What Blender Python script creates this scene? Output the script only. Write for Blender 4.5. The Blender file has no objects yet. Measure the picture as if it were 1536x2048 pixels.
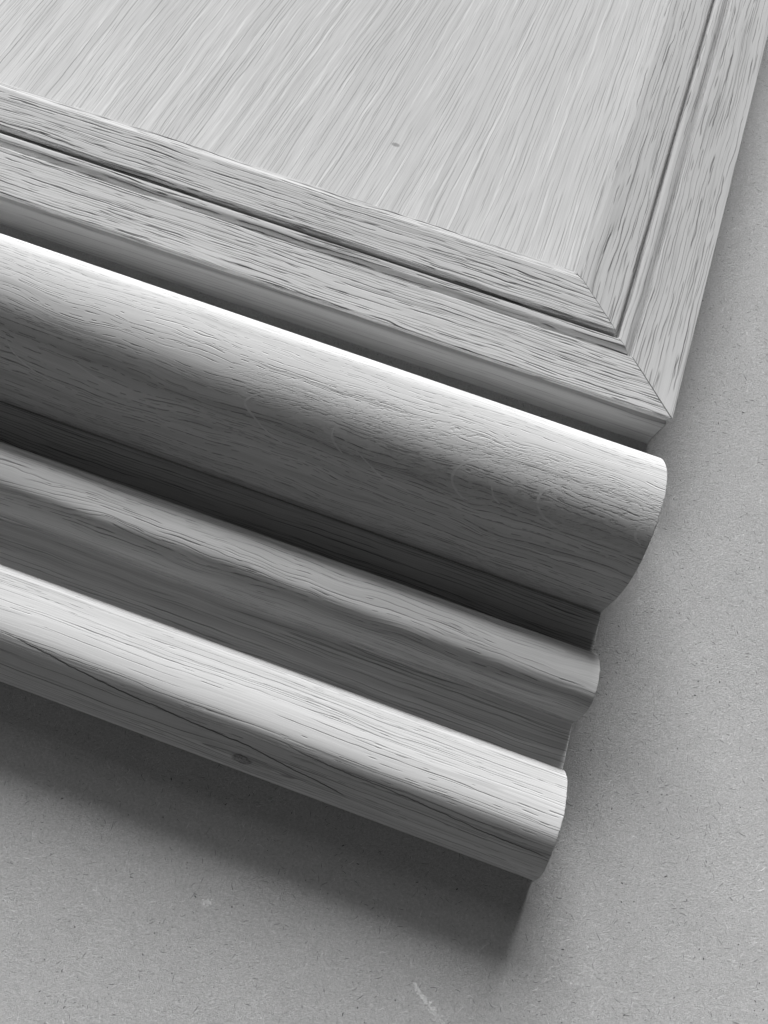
import bpy, bmesh, math, random
from mathutils import Vector, Matrix

S = bpy.context.scene
COL = S.collection
random.seed(7)
MM = 0.001
HF = 21.127          # height of the door frame's face above the board, mm

# ------------------------------------------------------------------ camera
cam_d = bpy.data.cameras.new('camera'); cam = bpy.data.objects.new('camera', cam_d); COL.objects.link(cam)
S.camera = cam
cam_d.sensor_fit = 'HORIZONTAL'; cam_d.sensor_width = 36.0
cam_d.lens = 36.0 * 1653.16 / 1536.0
cam_d.clip_start = 0.005; cam_d.clip_end = 50
rx, ry, rz = 0.35170, -0.06900, 0.36020
cam.matrix_world = (Matrix.Translation((-72.551*MM, -172.533*MM, (269.844+HF)*MM))
                    @ Matrix.Rotation(rz, 4, 'Z') @ Matrix.Rotation(rx, 4, 'X') @ Matrix.Rotation(ry, 4, 'Y'))
S.render.resolution_x = 768; S.render.resolution_y = 1024

# ------------------------------------------------------------------ light: one wide low window, dim room
W = bpy.data.worlds.new('World'); S.world = W; W.use_nodes = True
bg = W.node_tree.nodes['Background']; bg.inputs[0].default_value = (1, 1, 1, 1); bg.inputs[1].default_value = 0.055

def area(name, az_deg, el_deg, dist, sx, sy, watts):
    ld = bpy.data.lights.new(name, 'AREA'); ld.shape = 'RECTANGLE'; ld.size = sx; ld.size_y = sy; ld.energy = watts
    o = bpy.data.objects.new(name, ld); COL.objects.link(o)
    a, e = math.radians(az_deg), math.radians(el_deg)
    t = Vector((-0.08, -0.07, 0.02))
    d = Vector((-math.sin(a)*math.cos(e), math.cos(a)*math.cos(e), math.sin(e)))
    o.location = t + d*dist
    o.rotation_euler = d.to_track_quat('Z', 'Y').to_euler()
    return o
area('window_light', 11, 19, 2.0, 1.3, 0.92, 195)       # the window beyond the door panel
area('upper_fill_light', 9, 38, 2.0, 1.2, 0.8, 10)     # added fill above the window, softens the shading on the rounds
area('room_bounce_light', 172, 38, 2.0, 1.8, 1.2, 4.6)    # pale wall behind the photographer

S.view_settings.view_transform = 'Standard'; S.view_settings.look = 'None'
S.view_settings.exposure = 0; S.view_settings.gamma = 1
S.render.engine = 'CYCLES'

# ------------------------------------------------------------------ node helpers
class G:
    """tiny expression builder for a material's node tree"""
    def __init__(s, name):
        s.m = bpy.data.materials.new(name); s.m.use_nodes = True
        s.t = s.m.node_tree; s.N = s.t.nodes; s.L = s.t.links
        s.b = s.N['Principled BSDF']
        uv = s.N.new('ShaderNodeUVMap'); uv.uv_map = 'grain'
        sp = s.N.new('ShaderNodeSeparateXYZ'); s.L.new(uv.outputs[0], sp.inputs[0])
        s.U, s.V = sp.outputs[0], sp.outputs[1]
    def put(s, sock, v):
        if isinstance(v, (int, float)): sock.default_value = v
        else: s.L.new(v, sock)
    def ma(s, op, a, b=0.0, c=None, clamp=False):
        n = s.N.new('ShaderNodeMath'); n.operation = op; n.use_clamp = clamp
        s.put(n.inputs[0], a); s.put(n.inputs[1], b)
        if c is not None: s.put(n.inputs[2], c)
        return n.outputs[0]
    def add(s, a, b): return s.ma('ADD', a, b)
    def sub(s, a, b): return s.ma('SUBTRACT', a, b)
    def mul(s, a, b): return s.ma('MULTIPLY', a, b)
    def mad(s, a, b, c): return s.ma('MULTIPLY_ADD', a, b, c)
    def noise(s, x, y, fx, fy, det=2, rough=.5, z=0.0, dist=0.0):
        cv = s.N.new('ShaderNodeCombineXYZ')
        s.put(cv.inputs[0], s.mul(x, fx)); s.put(cv.inputs[1], s.mul(y, fy)); s.put(cv.inputs[2], z)
        n = s.N.new('ShaderNodeTexNoise'); n.inputs['Scale'].default_value = 1
        n.inputs['Detail'].default_value = det; n.inputs['Roughness'].default_value = rough
        n.inputs['Distortion'].default_value = dist
        s.L.new(cv.outputs[0], n.inputs['Vector']); return n.outputs['Fac']
    def ss(s, x, a, b, lo=0.0, hi=1.0):
        n = s.N.new('ShaderNodeMapRange'); n.interpolation_type = 'SMOOTHSTEP'
        s.put(n.inputs['Value'], x); s.put(n.inputs['From Min'], a); s.put(n.inputs['From Max'], b)
        s.put(n.inputs['To Min'], lo); s.put(n.inputs['To Max'], hi); return n.outputs['Result']
    def dashes(s, x, y, sp, w, fu, thr, seed, chain=0.0, soft=.07, wob=.35):
        """thin broken lines running along x: one per row of height sp, each with its own place and gaps"""
        r = s.mad(y, 1/sp, seed*3.7)
        row = s.ma('FLOOR', r); f = s.ma('FRACT', r)
        wn = s.N.new('ShaderNodeTexWhiteNoise'); wn.noise_dimensions = '1D'; s.L.new(row, wn.inputs['W'])
        c = s.mad(wn.outputs['Value'], .4, .3)
        wb = s.noise(x, row, .05, 7.31, 2, .6, seed)
        c = s.mad(s.sub(wb, .5), wob*2, c)
        d = s.mul(s.ma('ABSOLUTE', s.sub(f, c)), sp)
        wv = s.mad(s.noise(x, row, .12, 3.77, 1, .5, seed+9), w*1.6, w*.2)
        prof = s.ss(d, s.mul(wv, .35), s.mul(wv, 1.15), 1.0, 0.0)
        t = s.mad(s.noise(x, y, .009, .07, 2, .5, seed+12), -.34, thr+.17)
        on = s.ss(s.noise(x, row, fu, 5.37, 2, .5, seed+3), t, s.add(t, soft))
        if chain: on = s.mul(on, s.ss(s.noise(x, row, chain, 9.1, 1, .5, seed+6), .44, .56))
        return s.mul(prof, on)
    def curve(s, x, pts):
        """piecewise smooth y(x); pts in mm"""
        xs = [p[0] for p in pts]; ys = [p[1] for p in pts]
        x0, x1 = min(xs), max(xs); y0, y1 = min(ys)-1, max(ys)+1
        n = s.N.new('ShaderNodeFloatCurve'); c = n.mapping.curves[0]
        q = [((a-x0)/(x1-x0), (b-y0)/(y1-y0)) for a, b in sorted(pts)]
        c.points[0].location = q[0]; c.points[1].location = q[-1]
        for a in q[1:-1]: c.points.new(*a)
        n.mapping.update()
        s.put(n.inputs['Value'], s.mad(x, 1/(x1-x0), -x0/(x1-x0)))
        return s.mad(n.outputs[0], y1-y0, y0)
    def grey(s, v):
        c = s.N.new('ShaderNodeCombineColor')
        for i in range(3): s.put(c.inputs[i], v)
        return c.outputs[0]
    def finish(s, val, height, dist_mm, rough=.6, spec=.3, strength=1.0):
        s.L.new(s.grey(val), s.b.inputs['Base Color'])
        if isinstance(rough, (int, float)): s.b.inputs['Roughness'].default_value = rough
        else: s.L.new(rough, s.b.inputs['Roughness'])
        s.b.inputs['Specular IOR Level'].default_value = spec
        s.b.inputs['Diffuse Roughness'].default_value = 1.0
        bp = s.N.new('ShaderNodeBump'); bp.inputs['Distance'].default_value = dist_mm*MM
        bp.inputs['Strength'].default_value = strength
        s.L.new(height, bp.inputs['Height']); s.L.new(bp.outputs[0], s.b.inputs['Normal'])
        return s.m

def oak(name, base, seed, warp=1.2, tone=.12, band_f=.22, fib=.10, line=.25, line_f=.55, ln_n=3.0, lfx=.006, wl=.012,
        layers=(), bump=.12, spec=.3, rough=.55, extra=None, fine_f=2.4):
    """layers: (spacing mm, width mm, frequency along, threshold, darkness, chain, depth)"""
    g = G(name); U, V = g.U, g.V
    w = g.noise(U, V, wl, .035, 2, .5, seed)
    w2 = g.noise(U, V, wl*5, .12, 2, .5, seed+5)
    V1 = g.add(g.mad(w, warp*6, V), g.mul(w2, warp*.9))
    if extra and extra[0]: V1 = extra[0](g, U, V, V1)
    band = g.noise(U, V1, .003, band_f, 3, .6, seed+1)
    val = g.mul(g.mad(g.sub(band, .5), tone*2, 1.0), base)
    fb = g.noise(U, V1, .03, fine_f, 3, .65, seed+2)
    val = g.mul(val, g.mad(g.sub(fb, .5), fib*2, 1.0))
    ln = g.noise(U, V1, lfx, line_f, 1.5, .55, seed+3)
    fr = g.ma('FRACT', g.mul(ln, ln_n))
    thin = g.mul(g.ss(fr, .0, .05), g.ss(fr, .05, .34, 1.0, 0.0))
    lm = g.ss(g.noise(U, V1, .02, .5, 2, .5, seed+8), .3, .6)
    tl = g.mul(thin, lm)
    val = g.mul(val, g.mad(tl, -line, 1.0))
    h = g.add(g.mul(fb, .25), g.mul(tl, -.25))
    for k, (sp, wd, fu, thr, dk, chain, dp) in enumerate(layers):
        d = g.dashes(U, V1, sp, wd, fu, thr, seed*1.3+k*13.7, chain)
        val = g.mul(val, g.mad(d, -dk, 1.0))
        h = g.add(h, g.mul(d, -dp))
    if extra and extra[1]: val, h = extra[1](g, U, V, V1, val, h)
    return g.finish(val, h, bump, rough, spec)

# ------------------------------------------------------------------ materials
def low_marks(g, U, V, V1, val, h):
    """the long open crack, a second fine line and the small knot of the lowest round"""
    for pts, w, dk in (
        ([(-190.5, 260.6), (-178, 261.6), (-162, 263.6), (-148, 265.0), (-135, 265.9), (-121, 266.8), (-106.5, 267.5), (-101, 268.0), (-89, 270.3), (-79, 271.6), (-67, 274.3)], .26, .72),
        ([(-95.6, 262.4), (-82, 264.0), (-69.5, 264.6), (-58.5, 264.9), (-48, 265.4), (-37, 266.2), (-25.4, 267.0), (-12.6, 267.6), (-2, 267.9)], .22, .6)):
        c = g.curve(U, pts)
        wb = g.mul(g.sub(g.noise(U, 0.0, .25, 1, 3, .6, 7.7), .5), 1.1)
        d = g.ma('ABSOLUTE', g.sub(V, g.add(c, wb)))
        wv = g.mad(g.noise(U, 1.0, .06, 1, 2, .5, 9.1), w*1.6, w*.15)
        e = g.mul(g.ss(d, g.mul(wv, .5), g.mul(wv, 1.3), 1.0, 0.0), g.mul(g.ss(U, pts[0][0], pts[0][0]+12), g.ss(U, pts[-1][0]-6, pts[-1][0], 1.0, 0.0)))
        val = g.mul(val, g.mad(e, -dk, 1.0)); h = g.add(h, g.mul(e, -1.6))
    dx = g.mul(g.add(U, 104.2), 1/3.1); dy = g.mul(g.sub(V, 274.6), 1/2.2)
    r = g.ma('SQRT', g.add(g.mul(dx, dx), g.mul(dy, dy)))
    r = g.add(r, g.mul(g.sub(g.noise(U, V, .5, .5, 2, .6, 3.3), .5), .7))
    k = g.ss(r, .75, 1.1, 1.0, 0.0)
    rim = g.mul(g.ss(r, .6, .95), g.ss(r, .95, 1.35, 1.0, 0.0))
    tail = g.mul(g.ss(g.ma('ABSOLUTE', g.sub(V, g.mad(U, .02, 275.0))), .0, 2.2, 1.0, 0.0), g.mul(g.ss(U, -128, -112), g.ss(U, -96, -70, 1.0, 0.0)))
    speck = g.noise(U, V, 1.6, 1.6, 2, .6, 6.6)
    val = g.mul(val, g.mad(k, -.22, 1.0)); val = g.mul(val, g.mad(rim, -.30, 1.0))
    val = g.mul(val, g.mad(g.mul(k, g.ss(speck, .45, .6)), -.35, 1.0))
    val = g.mul(val, g.mad(tail, -.22, 1.0))
    return val, g.add(h, g.mul(rim, -.5))
def ripple(g, U, V, V1, val, h):
    # chattered, rippled face where the rays cross the large round
    m = g.mul(g.mul(g.ss(V, 52, 62), g.ss(V, 74, 84, 1.0, 0.0)), g.ss(U, -170, -90))
    n = g.noise(U, g.mad(U, .25, V1), .42, 1.5, 3, .65, 4.4)
    k = g.ss(n, .52, .70)
    val = g.mul(val, g.mad(g.mul(k, m), -.10, 1.0))
    return val, g.add(h, g.mul(g.mul(k, m), -1.1))
def low_warp(g, U, V, V1):
    # fibres part around the knot
    dx = g.mul(g.add(U, 104), 1/16.0); dy = g.sub(V, 274.4)
    e = g.ma('POWER', 2.718, g.mul(g.add(g.mul(dx, dx), g.mul(g.mul(dy, dy), .03)), -1.0))
    sgn = g.ss(dy, -1.0, 1.0, 2.0, -2.0)
    return g.add(V1, g.mul(e, sgn))

m_rail  = oak('oak_rail', .53, 3.1, warp=1.0, tone=.14, band_f=.4, fib=.26, line=.25, line_f=.42, layers=((1.15, .17, .022, .45, .42, 0, .5), (1.9, .26, .03, .50, .62, 0, 1), (3.3, .34, .035, .54, .74, 0, 1), (2.6, .26, .05, .55, .7, 0, 1)), bump=.20, spec=.12, rough=.75)
m_stile = oak('oak_stile', .53, 11.7, warp=.9, tone=.07, fib=.14, line=.16, line_f=.30, ln_n=2.5, layers=((1.9, .18, .02, .44, .34, 0, .5), (4.6, .32, .03, .50, .50, 0, .8), (2.9, .24, .035, .52, .46, 0, .7), (2.3, .20, .025, .52, .34, 0, .6)), bump=.14, spec=.08, rough=.7)
m_edge  = oak('oak_rail_edge', .40, 5.5, warp=.6, tone=.28, band_f=.3, fib=.2, line=.15, layers=((2.1, .3, .015, .5, .25, 0, .3),), bump=.05, spec=.1)  # same oak as the rail; separate tone stands in for bounced light
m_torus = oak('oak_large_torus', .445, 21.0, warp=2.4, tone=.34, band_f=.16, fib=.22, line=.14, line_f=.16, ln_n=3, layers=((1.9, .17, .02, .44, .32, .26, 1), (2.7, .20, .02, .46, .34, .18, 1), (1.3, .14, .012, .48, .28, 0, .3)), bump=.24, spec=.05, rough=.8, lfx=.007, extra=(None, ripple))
m_fleck = oak('oak_ray_fleck', .50, 21.0, warp=2.4, tone=.30, band_f=.16, fib=.2, line=.1, bump=.05, spec=.15)
m_cove  = oak('oak_cove', .50, 31.0, warp=.8, tone=.22, band_f=.4, fib=.26, line=.16, layers=((1.2, .18, .012, .46, .45, 0, .5), (2.3, .22, .015, .5, .6, 0, .5)), bump=.14, spec=.12)
m_bead  = oak('oak_bead', .42, 41.0, warp=2.2, tone=.62, band_f=.12, fib=.30, line=.16, line_f=.22, layers=((1.5, .18, .03, .50, .45, .14, 1), (1.2, .16, .02, .48, .32, 0, .4)), bump=.24, spec=.12)
m_cove2 = oak('oak_lower_cove', .74, 51.0, warp=1.0, tone=.34, band_f=.35, fib=.28, line=.16, layers=((1.3, .18, .015, .48, .36, 0, .4), (2.9, .26, .012, .55, .4, 0, .4)), bump=.12, spec=.12)
m_low   = oak('oak_lower_torus', .50, 61.0, warp=.75, tone=.16, band_f=.3, fib=.24, line=.16, line_f=.24, layers=((1.15, .13, .012, .48, .28, 0, .6), (2.6, .17, .010, .50, .44, 0, .8), (.8, .18, .07, .58, .28, .14, 1.2)), bump=.22, spec=.1, rough=.7, extra=(low_warp, low_marks))

def fanflow(g, U, V):
    # U runs along the stile (world Y), V across the panel (world X, mm, negative to the left)
    k = g.curve(V, [(-420, .04), (-300, .06), (-230, .11), (-170, .12), (-120, .08), (-85, .03), (-50, 0.0)])
    return g.sub(V, g.mul(k, g.sub(U, 50)))
def veneer():
    g = G('oak_veneer'); U, V = g.U, g.V
    V = fanflow(g, U, V)
    w = g.noise(U, V, .012, .03, 2, .5, 71.0)
    w2 = g.noise(U, V, .05, .10, 2, .5, 77.0)
    V1 = g.add(g.mad(w, 4.0, V), g.mul(w2, .5))
    a = g.noise(U, V1, .008, 1.25, 3, .65, 72.0)
    a2 = g.noise(U, V1, .008, .30, 2, .6, 76.0)
    b = g.noise(U, V1, .045, 2.4, 3, .6, 73.0)
    c = g.noise(U, V1, .012, .12, 3, .5, 74.0)
    val = g.mul(g.mad(g.sub(a, .5), .32, 1.0), .65)
    val = g.mul(val, g.mad(g.sub(a2, .5), .20, 1.0))
    val = g.mul(val, g.mad(g.sub(b, .5), .50, 1.0))
    val = g.mul(val, g.mad(g.sub(c, .5), .20, 1.0))
    p = g.dashes(U, V1, 1.7, .16, .02, .46, 5.1)
    p2 = g.dashes(U, V1, 2.9, .24, .016, .50, 8.3)
    p3 = g.dashes(U, V1, 4.3, .50, .010, .50, 15.3)
    val = g.mul(val, g.mad(p, -.26, 1.0)); val = g.mul(val, g.mad(p2, -.28, 1.0)); val = g.mul(val, g.mad(p3, .13, 1.0))
    dx = g.mul(g.sub(U, 83.9), 1/1.1); dy = g.mul(g.add(g.V, 138.4), 1/2.0)
    k = g.ss(g.ma('SQRT', g.add(g.mul(dx, dx), g.mul(dy, dy))), .5, 1.2, 1.0, 0.0)
    val = g.mul(val, g.mad(k, -.42, 1.0))
    return g.finish(val, g.add(g.mul(p, -1.0), g.mul(b, .3)), .04, .8, .08)
m_veneer = veneer()

def mdf():
    g = G('mdf_board')
    a = g.noise(g.U, g.V, 1.1, 1.1, 3, .7, 1.0)
    b = g.noise(g.U, g.V, .05, .05, 3, .5, 2.0)
    c = g.noise(g.U, g.V, 2.3, 2.3, 2, .6, 3.0, 1.6)
    d = g.noise(g.mad(g.U, .8, g.mul(g.V, .6)), g.mad(g.V, .8, g.mul(g.U, -.6)), 3.6, 2.4, 1, .6, 4.0, 2.2)
    val = g.mul(g.mad(g.sub(a, .5), .75, 1.0), .45)
    b2 = g.noise(g.U, g.V, .33, .33, 3, .6, 12.0)
    val = g.mul(val, g.mad(g.sub(b2, .5), .22, 1.0))
    val = g.mul(val, g.mad(g.sub(b, .5), .14, 1.0))
    val = g.mul(val, g.mad(g.sub(c, .5), .50, 1.0))
    val = g.mul(val, g.mad(g.sub(d, .5), .35, 1.0))
    sp = g.ss(g.noise(g.U, g.V, .8, .8, 1, .5, 8.0), .74, .80)
    val = g.mul(val, g.mad(sp, -.35, 1.0))
    return g.finish(val, g.add(g.add(c, d), g.mul(a, .5)), .42, .6, .4)
m_mdf = mdf()

def plain(name, v, rough=.7):
    m = bpy.data.materials.new(name); m.use_nodes = True; t = m.node_tree; b = t.nodes['Principled BSDF']
    tc = t.nodes.new('ShaderNodeTexCoord'); n = t.nodes.new('ShaderNodeTexNoise'); n.inputs['Scale'].default_value = 900
    r = t.nodes.new('ShaderNodeMapRange'); r.inputs['To Min'].default_value = v*.75; r.inputs['To Max'].default_value = v*1.25
    c = t.nodes.new('ShaderNodeCombineColor')
    t.links.new(tc.outputs['Object'], n.inputs['Vector']); t.links.new(n.outputs[0], r.inputs[0])
    for i in range(3): t.links.new(r.outputs[0], c.inputs[i])
    t.links.new(c.outputs[0], b.inputs['Base Color']); b.inputs['Roughness'].default_value = rough
    return m
m_fl = plain('pale_fibre', .64); m_fd = plain('dark_fibre', .13); m_sp = plain('dark_speck', .05)

# ------------------------------------------------------------------ geometry helpers
def link(name, me, mat, parent=None):
    o = bpy.data.objects.new(name, me); COL.objects.link(o)
    me.materials.append(mat)
    if parent: o.parent = parent
    return o

def smooth(pts, n=5):
    """Catmull-Rom through profile points"""
    out = []
    P = [pts[0]] + list(pts) + [pts[-1]]
    for i in range(1, len(P)-2):
        p0, p1, p2, p3 = P[i-1:i+3]
        for k in range(n):
            t = k/n
            out.append(tuple(.5*((2*p1[j]) + (-p0[j]+p2[j])*t + (2*p0[j]-5*p1[j]+4*p2[j]-p3[j])*t*t + (-p0[j]+3*p1[j]-3*p2[j]+p3[j])*t**3) for j in range(2)))
    out.append(tuple(pts[-1])); return out

def extrude(name, prof, stations, place, mat, parent=None, v0=0.0, closed_from=None, inset=.25):
    """prof: closed polygon of (a, z) mm, open surface first; stations: list of functions a -> length coordinate (mm);
    place(l, a, z) -> world mm. The first station is the visible cut end with a small arris."""
    n = len(prof)
    cx = sum(p[0] for p in prof)/n; cz = sum(p[1] for p in prof)/n
    # inward offset profile for the arris
    ins = []
    area2 = sum(prof[i][0]*prof[(i+1) % n][1]-prof[(i+1) % n][0]*prof[i][1] for i in range(n))
    sg = 1 if area2 > 0 else -1
    for i in range(n):
        a, b, c = prof[i-1], prof[i], prof[(i+1) % n]
        tx, tz = c[0]-a[0], c[1]-a[1]; L = math.hypot(tx, tz) or 1
        ins.append((b[0]-sg*tz/L*inset, b[1]+sg*tx/L*inset))
    arc = [v0]
    for i in range(1, n): arc.append(arc[-1]+math.hypot(prof[i][0]-prof[i-1][0], prof[i][1]-prof[i-1][1]))
    verts = []; us = []
    rings = []
    for k, f in enumerate([stations[0]] + list(stations)):
        ring = []
        for i in range(n):
            a, z = (ins if k == 0 else prof)[i]
            l = f(prof[i][0]) + (0 if k == 0 else (-inset if k == 1 else 0))
            ring.append(len(verts)); verts.append(Vector(place(l, a, z))*MM); us.append((l, arc[i]))
        rings.append(ring)
    bm = bmesh.new(); vs = [bm.verts.new(v) for v in verts]
    lay = bm.loops.layers.uv.new('grain')
    faces = []
    for r in range(len(rings)-1):
        for i in range(n):
            j = (i+1) % n
            f = bm.faces.new([vs[rings[r][i]], vs[rings[r+1][i]], vs[rings[r+1][j]], vs[rings[r][j]]])
            ids = [rings[r][i], rings[r+1][i], rings[r+1][j], rings[r][j]]
            for lp, q in zip(f.loops, ids):
                u, v = us[q]
                if j == 0 and q in (rings[r][0], rings[r+1][0]): v = arc[-1]+5
                lp[lay].uv = (u, v)
            f.smooth = True
    for r in (rings[0], rings[-1]):
        f = bm.faces.new([vs[i] for i in r])
        for lp, q in zip(f.loops, r): lp[lay].uv = (verts[q].y/MM*1.0, verts[q].z/MM*3+200)
        f.smooth = False
    bmesh.ops.recalc_face_normals(bm, faces=bm.faces)
    me = bpy.data.meshes.new(name); bm.to_mesh(me); bm.free()
    me.set_sharp_from_angle(angle=math.radians(32))
    return link(name, me, mat, parent)

def thing(name, label, cat, loc=(0, 0, 0)):
    o = bpy.data.objects.new(name, None); COL.objects.link(o); o.location = loc
    o['label'] = label; o['category'] = cat; return o

# ------------------------------------------------------------------ MDF board
def board():
    x0, x1, y0, y1, th = -900, 500, -600, 900, 18
    bm = bmesh.new(); lay = bm.loops.layers.uv.new('grain')
    v = [bm.verts.new((x*MM, y*MM, z*MM)) for z in (0, -th) for x, y in ((x0, y0), (x1, y0), (x1, y1), (x0, y1))]
    for q in ((0, 1, 2, 3), (7, 6, 5, 4), (0, 4, 5, 1), (1, 5, 6, 2), (2, 6, 7, 3), (3, 7, 4, 0)):
        f = bm.faces.new([v[i] for i in q])
        for lp in f.loops: lp[lay].uv = (lp.vert.co.x/MM, lp.vert.co.y/MM+lp.vert.co.z/MM)
    me = bpy.data.meshes.new('work_surface'); bm.to_mesh(me); bm.free()
    o = link('work_surface', me, m_mdf); o['kind'] = 'structure'
    o['label'] = 'fibrous grey board the oak pieces lie on'
    return o
B = board()

def strands(name, n, mat, lmin, lmax, wmin, wmax, curl, seed, zone=(-200, 130, -300, 330), dens=None):
    rnd = random.Random(seed); vs = []; fs = []
    for _ in range(n):
        x, y = rnd.uniform(zone[0], zone[1]), rnd.uniform(zone[2], zone[3])
        if x < -3 and y > 0: continue
        if x < -4 and -166 < y < -14: continue
        L = lmin+(lmax-lmin)*rnd.random()**2.5; w = rnd.uniform(wmin, wmax); a = rnd.uniform(0, math.tau); da = rnd.gauss(0, curl)
        k = 5; z = rnd.uniform(.02, .07); b0 = len(vs)
        for i in range(k):
            t = i/(k-1); ww = w*(.25+.75*math.sin(math.pi*(.08+.84*t)))*.5
            nx, ny = -math.sin(a), math.cos(a)
            zz = z*math.sin(math.pi*t)+.012
            vs += [(x+nx*ww, y+ny*ww, .004), (x, y, zz+ww*.4), (x-nx*ww, y-ny*ww, .004)]
            x += math.cos(a)*L/(k-1); y += math.sin(a)*L/(k-1); a += da
        for i in range(k-1):
            q = b0+i*3
            fs += [(q, q+1, q+4, q+3), (q+1, q+2, q+5, q+4)]
    me = bpy.data.meshes.new(name); me.from_pydata([(a*MM, b*MM, c*MM) for a, b, c in vs], [], fs)
    for p in me.polygons: p.use_smooth = True
    me.update(); o = link(name, me, mat, B); o['kind'] = 'stuff'; return o
strands('pale_fibres', 20000, m_fl, .3, 3.0, .05, .14, .15, 1)
strands('dark_fibres', 16000, m_fd, .3, 2.6, .05, .17, .16, 2)
strands('dark_specks', 1300, m_sp, .25, 1.1, .16, .42, .3, 3)

def ragged(name, path, half, n, seed, mat):
    """bruised patch of the board: many short torn fibres gathered along a path"""
    rnd = random.Random(seed); vs = []; fs = []
    for _ in range(n):
        t = rnd.random()*(len(path)-1); k = min(int(t), len(path)-2); t -= k
        x = path[k][0]+(path[k+1][0]-path[k][0])*t; y = path[k][1]+(path[k+1][1]-path[k][1])*t
        h = half*(.3+.7*(k+t)/(len(path)-1)) if len(path) > 2 else half
        x += rnd.gauss(0, h*.5); y += rnd.gauss(0, h*.5)
        a = rnd.gauss(math.atan2(path[-1][1]-path[0][1], path[-1][0]-path[0][0]), .5); L = rnd.uniform(.3, 1.0); w = rnd.uniform(.05, .16)
        b = len(vs); ca, sa = math.cos(a), math.sin(a)
        vs += [(x-ca*L/2, y-sa*L/2, .01), (x-sa*w, y+ca*w, .05), (x+ca*L/2, y+sa*L/2, .01), (x+sa*w, y-ca*w, .02)]
        fs.append((b, b+3, b+2, b+1))
    me = bpy.data.meshes.new(name); me.from_pydata([(a*MM, b*MM, c*MM) for a, b, c in vs], [], fs); me.update()
    o = link(name, me, mat, B); o['kind'] = 'stuff'
ragged('scratch', [(-29.7, -209.5), (-25.1, -212.6), (-19, -216.2), (-12, -219.5)], 1.9, 330, 4, m_fl)
ragged('scuff', [(-100.5, -209.4), (-97.6, -208.2)], 1.2, 60, 5, m_fl)
ragged('scuff', [(16.2, -193.8), (28.6, -190.9), (39.2, -190.4)], .5, 60, 6, m_fl)

# ------------------------------------------------------------------ the oak moulding
# profile measured on the cut end: (end x, y, z) in mm
T = [(-17.5, 0), (-17.5, 12), (-18.2, 21), (-20.9, 27.4), (-25.6, 33.6), (-31.0, 38.6), (-37.4, 42.0), (-43.0, 43.8), (-48.3, 44.3), (-54.8, 43.6),
     (-61.6, 40.4), (-67.1, 35.0), (-71.3, 27.0), (-73.6, 16), (-74.3, 6), (-74.5, 1.0)]
C1 = [(-74.5, 1.0), (-75.3, 1.9), (-77, 2.6), (-80.9, 3.4), (-86.5, 4.8), (-91.3, 6.0)]
Bd = [(-91.3, 6.0), (-92.2, 10), (-94.2, 15), (-98.3, 20.2), (-102.9, 22.8), (-108.5, 23.6), (-113.0, 20.8), (-115.2, 15.0), (-116.3, 8.0), (-116.6, 3.4)]
C2 = [(-116.6, 3.4), (-118.5, 3.6), (-121.5, 4.4), (-127.5, 5.6), (-132.9, 6.4)]
Lw = [(-132.9, 6.4), (-133.6, 10), (-136, 14.8), (-138.2, 17.2), (-142.8, 20.2), (-148.0, 22.4), (-154.8, 22.7), (-160.9, 19.6), (-165.8, 13.6), (-168.2, 7.2), (-168.9, 2.2), (-168.4, .6)]
def xend(y):     # the saw cut is not quite straight
    pts = [(-200, -2.26), (-168, -2.6), (-161, -3.6), (-154, -3.6), (-148, -3.4), (-116, -3.35), (-92, -3.4), (-78, -2.9), (-71, -3.0), (-62, -3.1), (-54, -2.9), (-48, -2.7), (-43, -2.4), (-15, -2.2)]
    for (a, b), (c, d) in zip(pts, pts[1:]):
        if a <= y <= c: return b+(d-b)*(y-a)/(c-a)
    return -2.6
M = thing('oak_moulding', 'thick oak moulding of one large and two smaller rounds, lying below the cabinet door', 'moulding')
M['kind'] = 'thing'
def place_m(l, a, z): return (l, a, z)
st_m = [xend] + [(lambda y, L=L: -L) for L in (12, 60, 140, 260, 420, 640)]
J = [random.uniform(-.07, .07) for _ in range(997)]
_x = xend
def xend(y): return _x(y)+J[int(abs(y)*7.3) % 997]+.5*J[int(abs(y)*2.1) % 997]
st_m[0] = xend
def piece(name, pts, mat, n, v0, label=None):
    s = smooth(pts, n)
    base = [(s[-1][0], 0.0), (s[0][0], 0.0)]
    base = [b for b in base if min(math.hypot(b[0]-s[0][0], b[1]-s[0][1]), math.hypot(b[0]-s[-1][0], b[1]-s[-1][1])) > .2]
    o = extrude(name, s+base, st_m, place_m, mat, M, v0)
    if label: o['label'] = label
    return o
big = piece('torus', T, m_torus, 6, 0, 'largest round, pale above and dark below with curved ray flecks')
piece('cove', C1, m_cove, 4, 120, 'dark shaded hollow between large round and middle bead')
piece('bead', Bd, m_bead, 6, 150, 'middle bead with blurred dark grain band')
piece('cove', C2, m_cove2, 4, 200, 'shallow grey hollow above the lowest round')
piece('torus', Lw, m_low, 6, 230, 'lowest round with long dark grain lines and a small knot')

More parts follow.
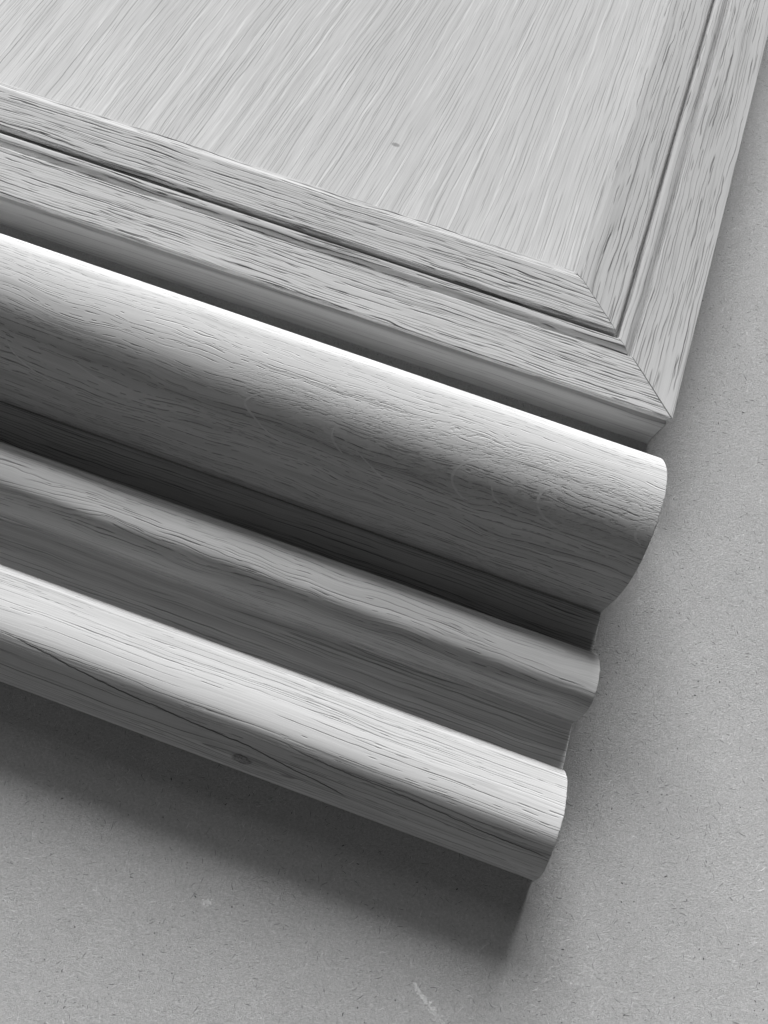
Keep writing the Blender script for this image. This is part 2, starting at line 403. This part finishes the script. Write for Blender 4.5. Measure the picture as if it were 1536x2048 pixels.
# pale ray flecks: slivers of ray tissue lying in the face of the large round
TS = smooth(T, 6); TA = [0]
for a, b in zip(TS, TS[1:]): TA.append(TA[-1]+math.hypot(b[0]-a[0], b[1]-a[1]))
def on_torus(u, v, off=.02):
    for k in range(len(TS)-1):
        if TA[k] <= v <= TA[k+1]:
            t = (v-TA[k])/(TA[k+1]-TA[k]); a, b = TS[k], TS[k+1]
            ty, tz = b[0]-a[0], b[1]-a[1]; L = math.hypot(ty, tz)
            return Vector((u, a[0]+ty*t + tz/L*-1*off*-1, a[1]+tz*t - ty/L*off))
    return Vector((u, TS[-1][0], TS[-1][1]))
FL = [([(-134, 67.8), (-140.1, 69.4), (-143.5, 72.0), (-144.0, 74.3), (-140.3, 77.2), (-134.2, 80.9), (-127.1, 83.5)], .8),
      ([(-113.0, 71.9), (-112.8, 75.0), (-110.5, 77.5), (-107.7, 79.4)], .8), ([(-104.1, 76.5), (-98.2, 79.9), (-92.3, 83.0), (-86.4, 84.0), (-81.3, 85.0)], .7),
      ([(-60, 65.2), (-66.1, 67.0), (-70.2, 71.6), (-70.3, 75.8), (-66.6, 79.4), (-62.1, 80.8)], .9), ([(-57.6, 72.9), (-55.6, 76.4), (-53.0, 77.8)], .8),
      ([(-37, 66.5), (-40.8, 68.6), (-41.6, 73.0), (-38.6, 76.8), (-33, 79)], 1.0), ([(-5, 68.8), (-8.0, 70.3), (-8.1, 73.5), (-5.2, 75.7)], .9),
      ([(-206.2, 79.5), (-198.3, 82.4), (-188.7, 84.8)], .6), ([(-230.5, 80.2), (-226.8, 84.8), (-220.4, 88.8), (-212, 91)], .7), ([(-30, 60.0), (-24, 58.6), (-17, 58.8)], .4)]
for pts, w in FL:
    sp = smooth(pts, 6); bm = bmesh.new(); lay = bm.loops.layers.uv.new('grain'); prev = None
    for i, (u, v) in enumerate(sp):
        a = sp[max(i-1, 0)]; b = sp[min(i+1, len(sp)-1)]; du, dv = b[0]-a[0], b[1]-a[1]; L = math.hypot(du, dv) or 1
        ww = .5*w*(math.sin(math.pi*(.04+.92*i/(len(sp)-1)))**.7)*random.uniform(.75, 1.1)
        q = [(u-dv/L*ww, v+du/L*ww), (u+dv/L*ww, v-du/L*ww)]
        cur = [(bm.verts.new(on_torus(*c)*MM), c) for c in q]
        if prev:
            f = bm.faces.new([prev[0][0], prev[1][0], cur[1][0], cur[0][0]]); f.smooth = True
            for lp, c in zip(f.loops, (prev[0][1], prev[1][1], cur[1][1], cur[0][1])): lp[lay].uv = c
        prev = cur
    bmesh.ops.recalc_face_normals(bm, faces=bm.faces)
    if bm.faces and sum((f.normal.z for f in bm.faces)) < 0: bmesh.ops.reverse_faces(bm, faces=bm.faces)
    me = bpy.data.meshes.new('ray_fleck'); bm.to_mesh(me); bm.free()
    link('ray_fleck', me, m_fleck, big)

# ------------------------------------------------------------------ the framed door panel
D = thing('cabinet_door', 'framed oak cabinet door corner with mitred grooved frame and flat veneer panel', 'cabinet door')
# frame section: (distance in from the outer edge, z relative to frame face)
FP = [(1.5, -HF+.0), (1.1, -20), (.6, -8.0), (.4, -5.2), (1.1, -4.2), (.3, -1.0), (.0, -.35), (.25, 0.0)]
FP += [(10, .05), (19.6, 0.0), (20.3, -.1), (20.6, -.5), (20.6, -3.2)]
FP += [(21.1, -3.5), (21.7, -2.4), (22.8, -1.1), (24.2, -.35), (25.9, -.3), (27.1, -1.0), (27.6, -2.4)]
FP += [(27.75, -5.0), (28.6, -5.0), (28.75, -1.6), (29.0, -.4), (29.3, .05), (29.8, .3)]
FP += [(38, .4), (46.9, .35), (47.6, .2), (48.6, -.25), (49.8, -.75), (51.4, -1.1), (51.4, -6), (51.4, -HF+6), (30, -HF+6), (30, -HF)]
def support(P, e=.22):
    out = [P[0]]
    for a, b in zip(P, P[1:]):
        L = math.hypot(b[0]-a[0], b[1]-a[1])
        if L > 1.6:
            t = e/L
            out += [(a[0]+(b[0]-a[0])*t, a[1]+(b[1]-a[1])*t), (b[0]-(b[0]-a[0])*t, b[1]-(b[1]-a[1])*t)]
        out.append(b)
    return out
FP = [(a, z+HF) for a, z in FP]
FP[0] = (1.5, 0.0)
EP = [(-1.0, 0.0), (-1.3, 1.0), (-1.2, HF-9), (-.9, HF-5.4), (-.4, HF-4.7), (.9, HF-4.3), (3.1, HF-4.2), (3.5, 0.0)]
def mitre(a): return -a-.10-.42*max(0, 1-a/24.0)-(.75 if a > 47.6 else 0)      # both pieces are cut at 45 degrees with a hairline between them
def mitre2(a): return -a-.05
st_f = [mitre] + [(lambda a, L=L: -L) for L in (70, 160, 300, 460, 640)]
RP = support([(3.5, 0.0)] + [(FP[4][0]+2, FP[4][1])] + FP[4:])
band = extrude('rail_edge', EP, [lambda a: -a-.5 if a > 0 else (-2.0 if a in (-1.0, -1.3) else (-1.6 if a == -1.2 else -1.0))] + st_f[1:], lambda l, a, z: (l, a, z), m_edge, D, 0, inset=.12)  # edge face of the rail, split off to carry its light-matched tone
band['label'] = 'edge face of the lower rail, same oak, toned for the light on it'
rail = extrude('rail', RP, st_f, lambda l, a, z: (l, a, z), m_rail, D, 0, inset=.12)
rail['label'] = 'lower frame rail with dark streaky grain'
def place_s(l, a, z):
    return (-a*1.0+.0, -l, z)
stile = extrude('stile', support(FP), [mitre2]+st_f[1:], place_s, m_stile, D, 300, inset=.12)
stile['label'] = 'right frame stile with open pores'
# veneer panel
bm = bmesh.new(); lay = bm.loops.layers.uv.new('grain')
zt, zb = HF-1.0, HF-8
x0, x1, y0, y1 = -640, -50.2, 50.2, 640
v = [bm.verts.new((x*MM, y*MM, z*MM)) for z in (zt, zb) for x, y in ((x0, y0), (x1, y0), (x1, y1), (x0, y1))]
for q in ((0, 1, 2, 3), (7, 6, 5, 4), (0, 4, 5, 1), (1, 5, 6, 2), (2, 6, 7, 3), (3, 7, 4, 0)):
    f = bm.faces.new([v[i] for i in q])
    for lp in f.loops: lp[lay].uv = (lp.vert.co.y/MM, lp.vert.co.x/MM)
me = bpy.data.meshes.new('panel'); bm.to_mesh(me); bm.free()
pn = link('panel', me, m_veneer, D); pn['label'] = 'flat pale striped veneer panel'
